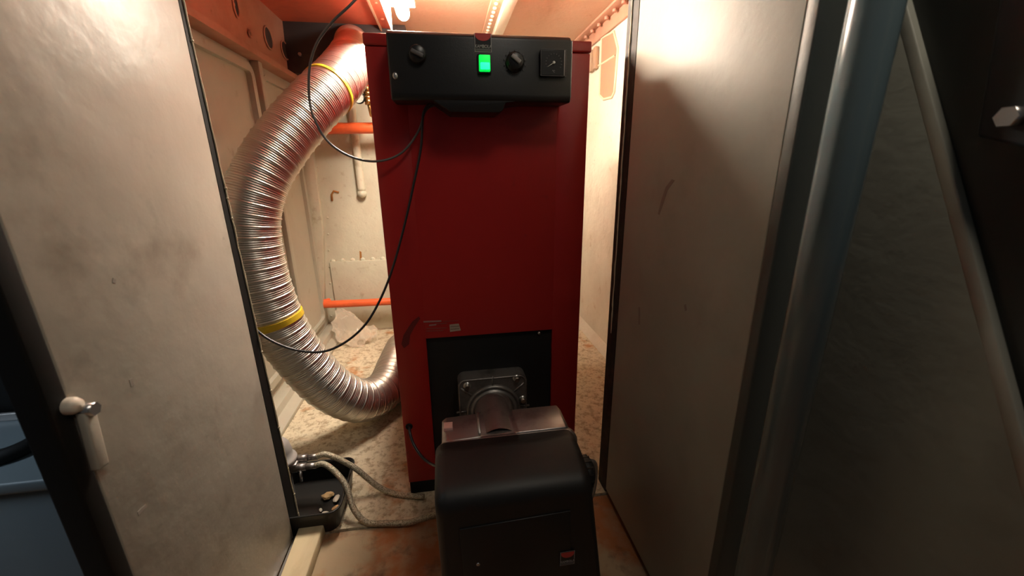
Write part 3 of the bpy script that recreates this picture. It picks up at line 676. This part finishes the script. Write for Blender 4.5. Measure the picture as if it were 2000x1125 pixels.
# ------------------------------------------------------------------ fuel filter, hoses, bin
ff = thing('fuel_filter', 'grey domed fuel filter with fittings beside the left door edge', 'filter', (-0.47, 1.15, 0.11))
c = at(548, 898, 'Y', 1.14)
cx, cy, cz = c.x, 1.14, c.z
MB().lathe((cx, cy, cz), (0, 0, 1), [(-0.008, 0), (-0.008, 0.045), (0.0, 0.047), (0.006, 0.045), (0.008, 0.037), (0.03, 0.036), (0.055, 0.031), (0.07, 0.021), (0.077, 0.0)], BRASSG, 28).build('dome', ff)
fb = MB(); fb.lathe((cx, cy, cz), (0, 0, 1), [(-0.06, 0), (-0.06, 0.022), (-0.035, 0.028), (-0.008, 0.030)], BRASS, 20); fb.box((cx-0.01, cy-0.02, cz-0.04), (cx+0.05, cy+0.02, cz-0.010), ALU, 0.004); fb.build('filter_head', ff)
for k, (dy, dz) in enumerate(((0.012, -0.012), (-0.012, -0.026))):
    ft = MB(); ft.cyl((cx+0.04, cy+dy, cz+dz), (cx+0.074, cy+dy, cz+dz), 0.012, ALU, 6); ft.cyl((cx+0.072, cy+dy, cz+dz), (cx+0.105, cy+dy, cz+dz), 0.0095, ALU, 8); ft.build('hose_fitting', ff)
MB().cyl((cx+0.06, cy-0.02, cz-0.03), (cx+0.06, cy-0.03, cz-0.065), 0.0045, SILVER, 12).build('drain_cock', ff)
MB().box((cx-0.005, cy-0.01, 0.0125), (cx+0.02, cy+0.01, cz-0.03), ALUD, 0.002).build('stand', ff)
hA = [(cx+0.10, cy+0.012, cz-0.012), (cx+0.135, cy+0.01, cz-0.008), A(690, 912, 1.14), A(738, 950, 1.12), A(775, 968, 1.10), A(802, 972, 1.085), A(830, 970, 1.07)]
hB = [(cx+0.10, cy-0.012, cz-0.026), (cx+0.128, cy-0.015, cz-0.022), A(655, 922, 1.10), A(676, 950, 1.07), A(690, 992, 1.03), A(715, 1022, 1.005), A(755, 1031, 0.99), A(800, 1020, 0.98), A(850, 1004, 0.96), A(880, 990, 0.92)]
for hh, nm in ((hA, 'pale braided fuel hose on the upper fitting running to the boiler foot'), (hB, 'greenish braided fuel hose on the lower fitting looping to the burner')):
    hh = [Vector((p_[0], p_[1], max(p_[2], 0.0085))) for p_ in hh]
    mb = MB(); mb.tube(smooth_path(hh, 0.006), 0.0088, BRAID, 14); tag(mb.build('braided_hose'), nm, 'hose')
# open bin
bn = thing('open_bin', 'black cut open canister full of debris under the fuel filter', 'bin', (-0.43, 1.15, 0))
rz = 0.075
TL_ = at(600, 893, 'Z', rz); TR_ = at(694, 893, 'Z', rz); BR_ = at(683, 985, 'Z', rz); BL_ = at(588, 1010, 'Z', rz)
bx_0, bx_1, bY0, bY1 = -0.575, TR_.x, BL_.y, TR_.y
o_ = rrect(bx_0, bx_1, bY0, bY1, 0.03); i_ = rrect(bx_0+0.005, bx_1-0.005, bY0+0.005, bY1-0.005, 0.026); n = len(o_)
vs = []
bot = rrect(bx_0+0.008, bx_1-0.012, bY0+0.01, bY1-0.01, 0.028)
bin2 = rrect(bx_0+0.012, bx_1-0.016, bY0+0.014, bY1-0.014, 0.025)
for ps, z_ in ((bot, 0.0), (o_, rz), (i_, rz), (bin2, 0.012)): vs += [Vector((p_[0], p_[1], z_)) for p_ in ps]
fs = [(a_*n+k, a_*n+(k+1) % n, (a_+1)*n+(k+1) % n, (a_+1)*n+k) for a_ in range(3) for k in range(n)]
fs.append(tuple(range(3*n, 4*n))); fs.append(tuple(range(n))[::-1])
bm_ = MB(); bm_.raw(vs, fs, GREASE, False); bm_.build('shell', bn)
rp = [Vector((p_[0], p_[1], rz)) for p_ in o_]
MB().tube(rp+[rp[0]], 0.0035, GREASE, 8, False).build('rim', bn)
def chip(c_, s_, m, label, nm, rotz):
    b = bmesh.new(); bmesh.ops.create_icosphere(b, subdivisions=2, radius=s_)
    for v in b.verts:
        k_ = 1+0.6*noise.noise(v.co*60+Vector(c_)*50); v.co = Vector((v.co.x*1.3*k_, v.co.y*0.8*k_, v.co.z*0.45*k_))
        v.co = Matrix.Rotation(rotz, 3, 'Z') @ v.co + Vector(c_)
    mb = MB(); mb.bm(b, m, False); return tag(mb.build(nm), label, 'debris', 'debris chips in the canister')
for i, (a_, b_, s_, m_, l_) in enumerate([(640, 965, 0.016, DEB1, 'tan wood chip standing highest in the canister debris'), (655, 972, 0.012, DEB2, 'white crumpled scrap right of the tan chip in the canister'),
        (636, 998, 0.009, DEB2, 'small pale crumb near the canister front rim'), (664, 985, 0.009, DEB1, 'orange brown crumb by the canister right rim'), (625, 990, 0.005, DEB2, 'tiny white crumb left in the canister')]):
    p_ = at(a_, b_, 'Z', 0.028); p_.x = min(max(p_.x, bx_0+0.03), bx_1-0.034); p_.y = min(max(p_.y, bY0+0.03), bY1-0.03)
    chip((p_.x, p_.y, 0.013+s_*0.6), s_, m_, l_, 'debris_chip', i*1.3)
# threshold board and dark gap
sp = MB(); sp.prism([(-0.462, 0.50), (-0.405, 0.50), (-0.405, 1.0), (-0.474, 1.0)], 'Z', -0.006, 0.030, WOODM, 0.003)
tag(sp.build('threshold_board'), 'pale worn board lying on the deck beside the left door', 'board')
sp = MB(); sp.prism([(-0.484, 0.50), (-0.470, 0.50), (-0.480, 0.985), (-0.484, 0.985)], 'Z', -0.006, 0.012, SILVER)
tag(sp.build('metal_strip'), 'thin pale metal strip between board and left door', 'strip')

SCUFF = mat('scuff', (0.29, 0.25, 0.21), 0.5)
for pl, nm in (([(1312, 350), (1318, 352), (1304, 372), (1296, 396), (1288, 420), (1285, 418), (1292, 390), (1300, 366)], 'scuff_mark'), ([(1247, 600), (1250, 600), (1250, 634), (1247, 634)], 'scuff_mark'), ([(1336, 596), (1340, 594), (1342, 606), (1338, 608)], 'scuff_mark')):
    P = [at(a_, b_, 'X', 0.463) for a_, b_ in pl]; MB().prism([(p_.y, p_.z) for p_ in P], 'X', 0.4626, 0.4632, SCUFF).build(nm, d2)
for pl in ([(220, 543), (226, 546), (225, 554), (219, 552)], [(252, 742), (258, 738), (262, 752), (256, 756)], [(268, 1000), (284, 985), (286, 990), (270, 1008)]):
    P = [at(a_, b_, 'X', -0.486) for a_, b_ in pl]; MB().prism([(p_.y, p_.z) for p_ in P], 'X', -0.4862, -0.4855, SCUFF).build('scuff_mark', d1)
# lever latch on the left leaf
lv = MB()
b1 = at(146, 792, 'X', -0.478); 
lt = MB().lathe((-0.487, b1.y, b1.z), (1, 0, 0), [(0, 0.016), (0.012, 0.016), (0.018, 0.011), (0.020, 0)], CREAM, 20).build('boss', None)
bpy.data.objects.remove(lt)
la = thing('latch_base', 'x', 'x', (-0.486, b1.y, b1.z)); bpy.data.objects.remove(la)
la = bpy.data.objects.new('door_latch', None); COL.objects.link(la); la.location = (-0.486, b1.y, b1.z); la['_o'] = (-0.486, b1.y, b1.z)
la['label'] = 'cream lever latch on the left door leaf'; la['category'] = 'latch'
MB().lathe((-0.487, b1.y, b1.z), (1, 0, 0), [(0, 0.011), (0.008, 0.011), (0.014, 0.008), (0.016, 0)], CREAM, 20).build('boss', la)
b2 = at(168, 800, 'X', -0.475); b3 = at(193, 915, 'X', -0.476)
lk = MB(); lk.cyl((-0.487, b2.y, b2.z), (-0.464, b2.y, b2.z), 0.009, SILVER, 6); lk.build('lug', la)
dv = (b3-b2)
lm = MB(); nrm = Vector((0, -dv.z, dv.y)).normalized()
pa = [b2+nrm*0.009, b2-nrm*0.009, b3-nrm*0.007, b3+nrm*0.011]
lm.prism([(q_.y, q_.z) for q_ in pa], 'X', -0.482, -0.470, LEAF, 0.003); lm.build('lever', la)['label'] = 'flat tapering lever blade'

# ------------------------------------------------------------------ left corner beyond the leaf
cab = thing('blue_cabinet', 'blue grey painted cabinet beyond the left door leaf', 'cabinet', (-0.95, 0.65, 0))
MB().box((-1.60, 0.60, 0.0), (-0.545, 0.91, 0.565), BLUET, 0.006).build('body', cab)
MB().box((-1.61, 0.59, 0.565), (-0.54, 0.92, 0.585), BLUET, 0.004).build('top', cab)
MB().box((-1.60, 0.772, 0.585), (-0.56, 0.780, 0.600), SILVER, 0.002).build('lip', cab)['label'] = 'pale metal lip on the cabinet top'
c_pts = [at(a_, b_, 'Z', 0.597) for a_, b_ in ((-60, 905), (0, 893), (45, 876), (80, 855), (110, 833))]
mb = MB(); mb.tube(smooth_path(c_pts, 0.01), 0.012, BLACKG, 10); tag(mb.build('black_hose'), 'black hose curving across the blue cabinet top', 'hose')
p_ = at(20, 790, 'Y', 0.80)
tag(MB().box((p_.x-0.20, 0.79, 0.5855), (p_.x+0.025, 0.90, 0.68), BLACKG, 0.01).build('black_case'), 'black case standing on the blue cabinet', 'case')
ps = thing('wooden_post', 'dark brown post with cream cap beyond the left door', 'post', (-1.05, 0.96, 0))
a = at(60, 740, 'Y', 0.97); b_ = at(0, 640, 'Y', 0.97)
MB().box((a.x-0.055, 0.935, 0.0), (a.x+0.055, 1.0, b_.z-0.01), DARKJ, 0.004).build('post', ps)
MB().box((a.x-0.12, 0.925, b_.z-0.01), (a.x-0.028, 1.005, b_.z+0.03), CREAM, 0.006).build('cap', ps)
p_ = at(5, 720, 'Y', 1.0); tag(MB().box((p_.x-0.08, 1.0, p_.z-0.05), (p_.x+0.02, 1.018, p_.z+0.05), TAN, 0.002).build('tan_board'), 'tan board behind the black case', 'board')

# ------------------------------------------------------------------ right side of the gangway
struct(MB().box((0.72, -1.6, 0), (0.82, 1.02, 2.3), LEAF2).build('wall_side'), 'grey beige wall behind the blue grey pipe')
struct(MB().box((0.505, 0.56, 0), (0.60, 0.70, 2.0), BLACKG).build('trim_16'), 'added black box for the shaded gap beside the right leaf', 'post')  # black colour stands in for the shade between leaf and pipe
_sp = at(1648, 300, 'Y', 0.40).x
pipe('standpipe', (_sp, 0.40, -0.006), (_sp, 0.40, 2.2), 0.0235, PIPEB, 'thick blue grey vertical pipe in front of the right wall')
st = thing('stair_stringer', 'dark sloping stair stringer at the far right', 'stringer', (0.6, 0.1, 0))
s0 = at(1775, 0, 'X', 0.60); s1 = at(2000, 830, 'X', 0.60)
dr_ = (s1-s0).normalized(); top = s0-dr_*0.9; bot_ = s1+dr_*0.75
sd = Vector((0, dr_.z, -dr_.y)); 
if sd.y > 0: sd = -sd
def quadYZ(a_, b_, off0, off1): return [((a_+sd*off0).y, (a_+sd*off0).z), ((b_+sd*off0).y, (b_+sd*off0).z), ((b_+sd*off1).y, (b_+sd*off1).z), ((a_+sd*off1).y, (a_+sd*off1).z)]
MB().prism(quadYZ(top, bot_, 0.012, 0.20), 'X', 0.585, 0.60, DGREEN, 0.002).build('web', st)
MB().prism(quadYZ(top, bot_, -0.002, 0.012), 'X', 0.575, 0.632, LEAF2, 0.002).build('flange', st)
q = at(1960, 0, 'X', 0.585); q2 = at(1985, 245, 'X', 0.585)
MB().prism([(q.y, q.z+0.1), (q2.y+0.015, q2.z-0.01), (q2.y-0.2, q2.z-0.08), (q2.y-0.2, q.z+0.1)], 'X', 0.560, 0.585, DBLUE, 0.004).build('tread_bracket', st)
q = at(1980, 228, 'X', 0.555)
MB().cyl((0.562, q.y, q.z), (0.545, q.y, q.z), 0.010, SILVER, 6).build('bolt', st)
for o in bpy.data.objects:
    if '_o' in o: del o['_o']
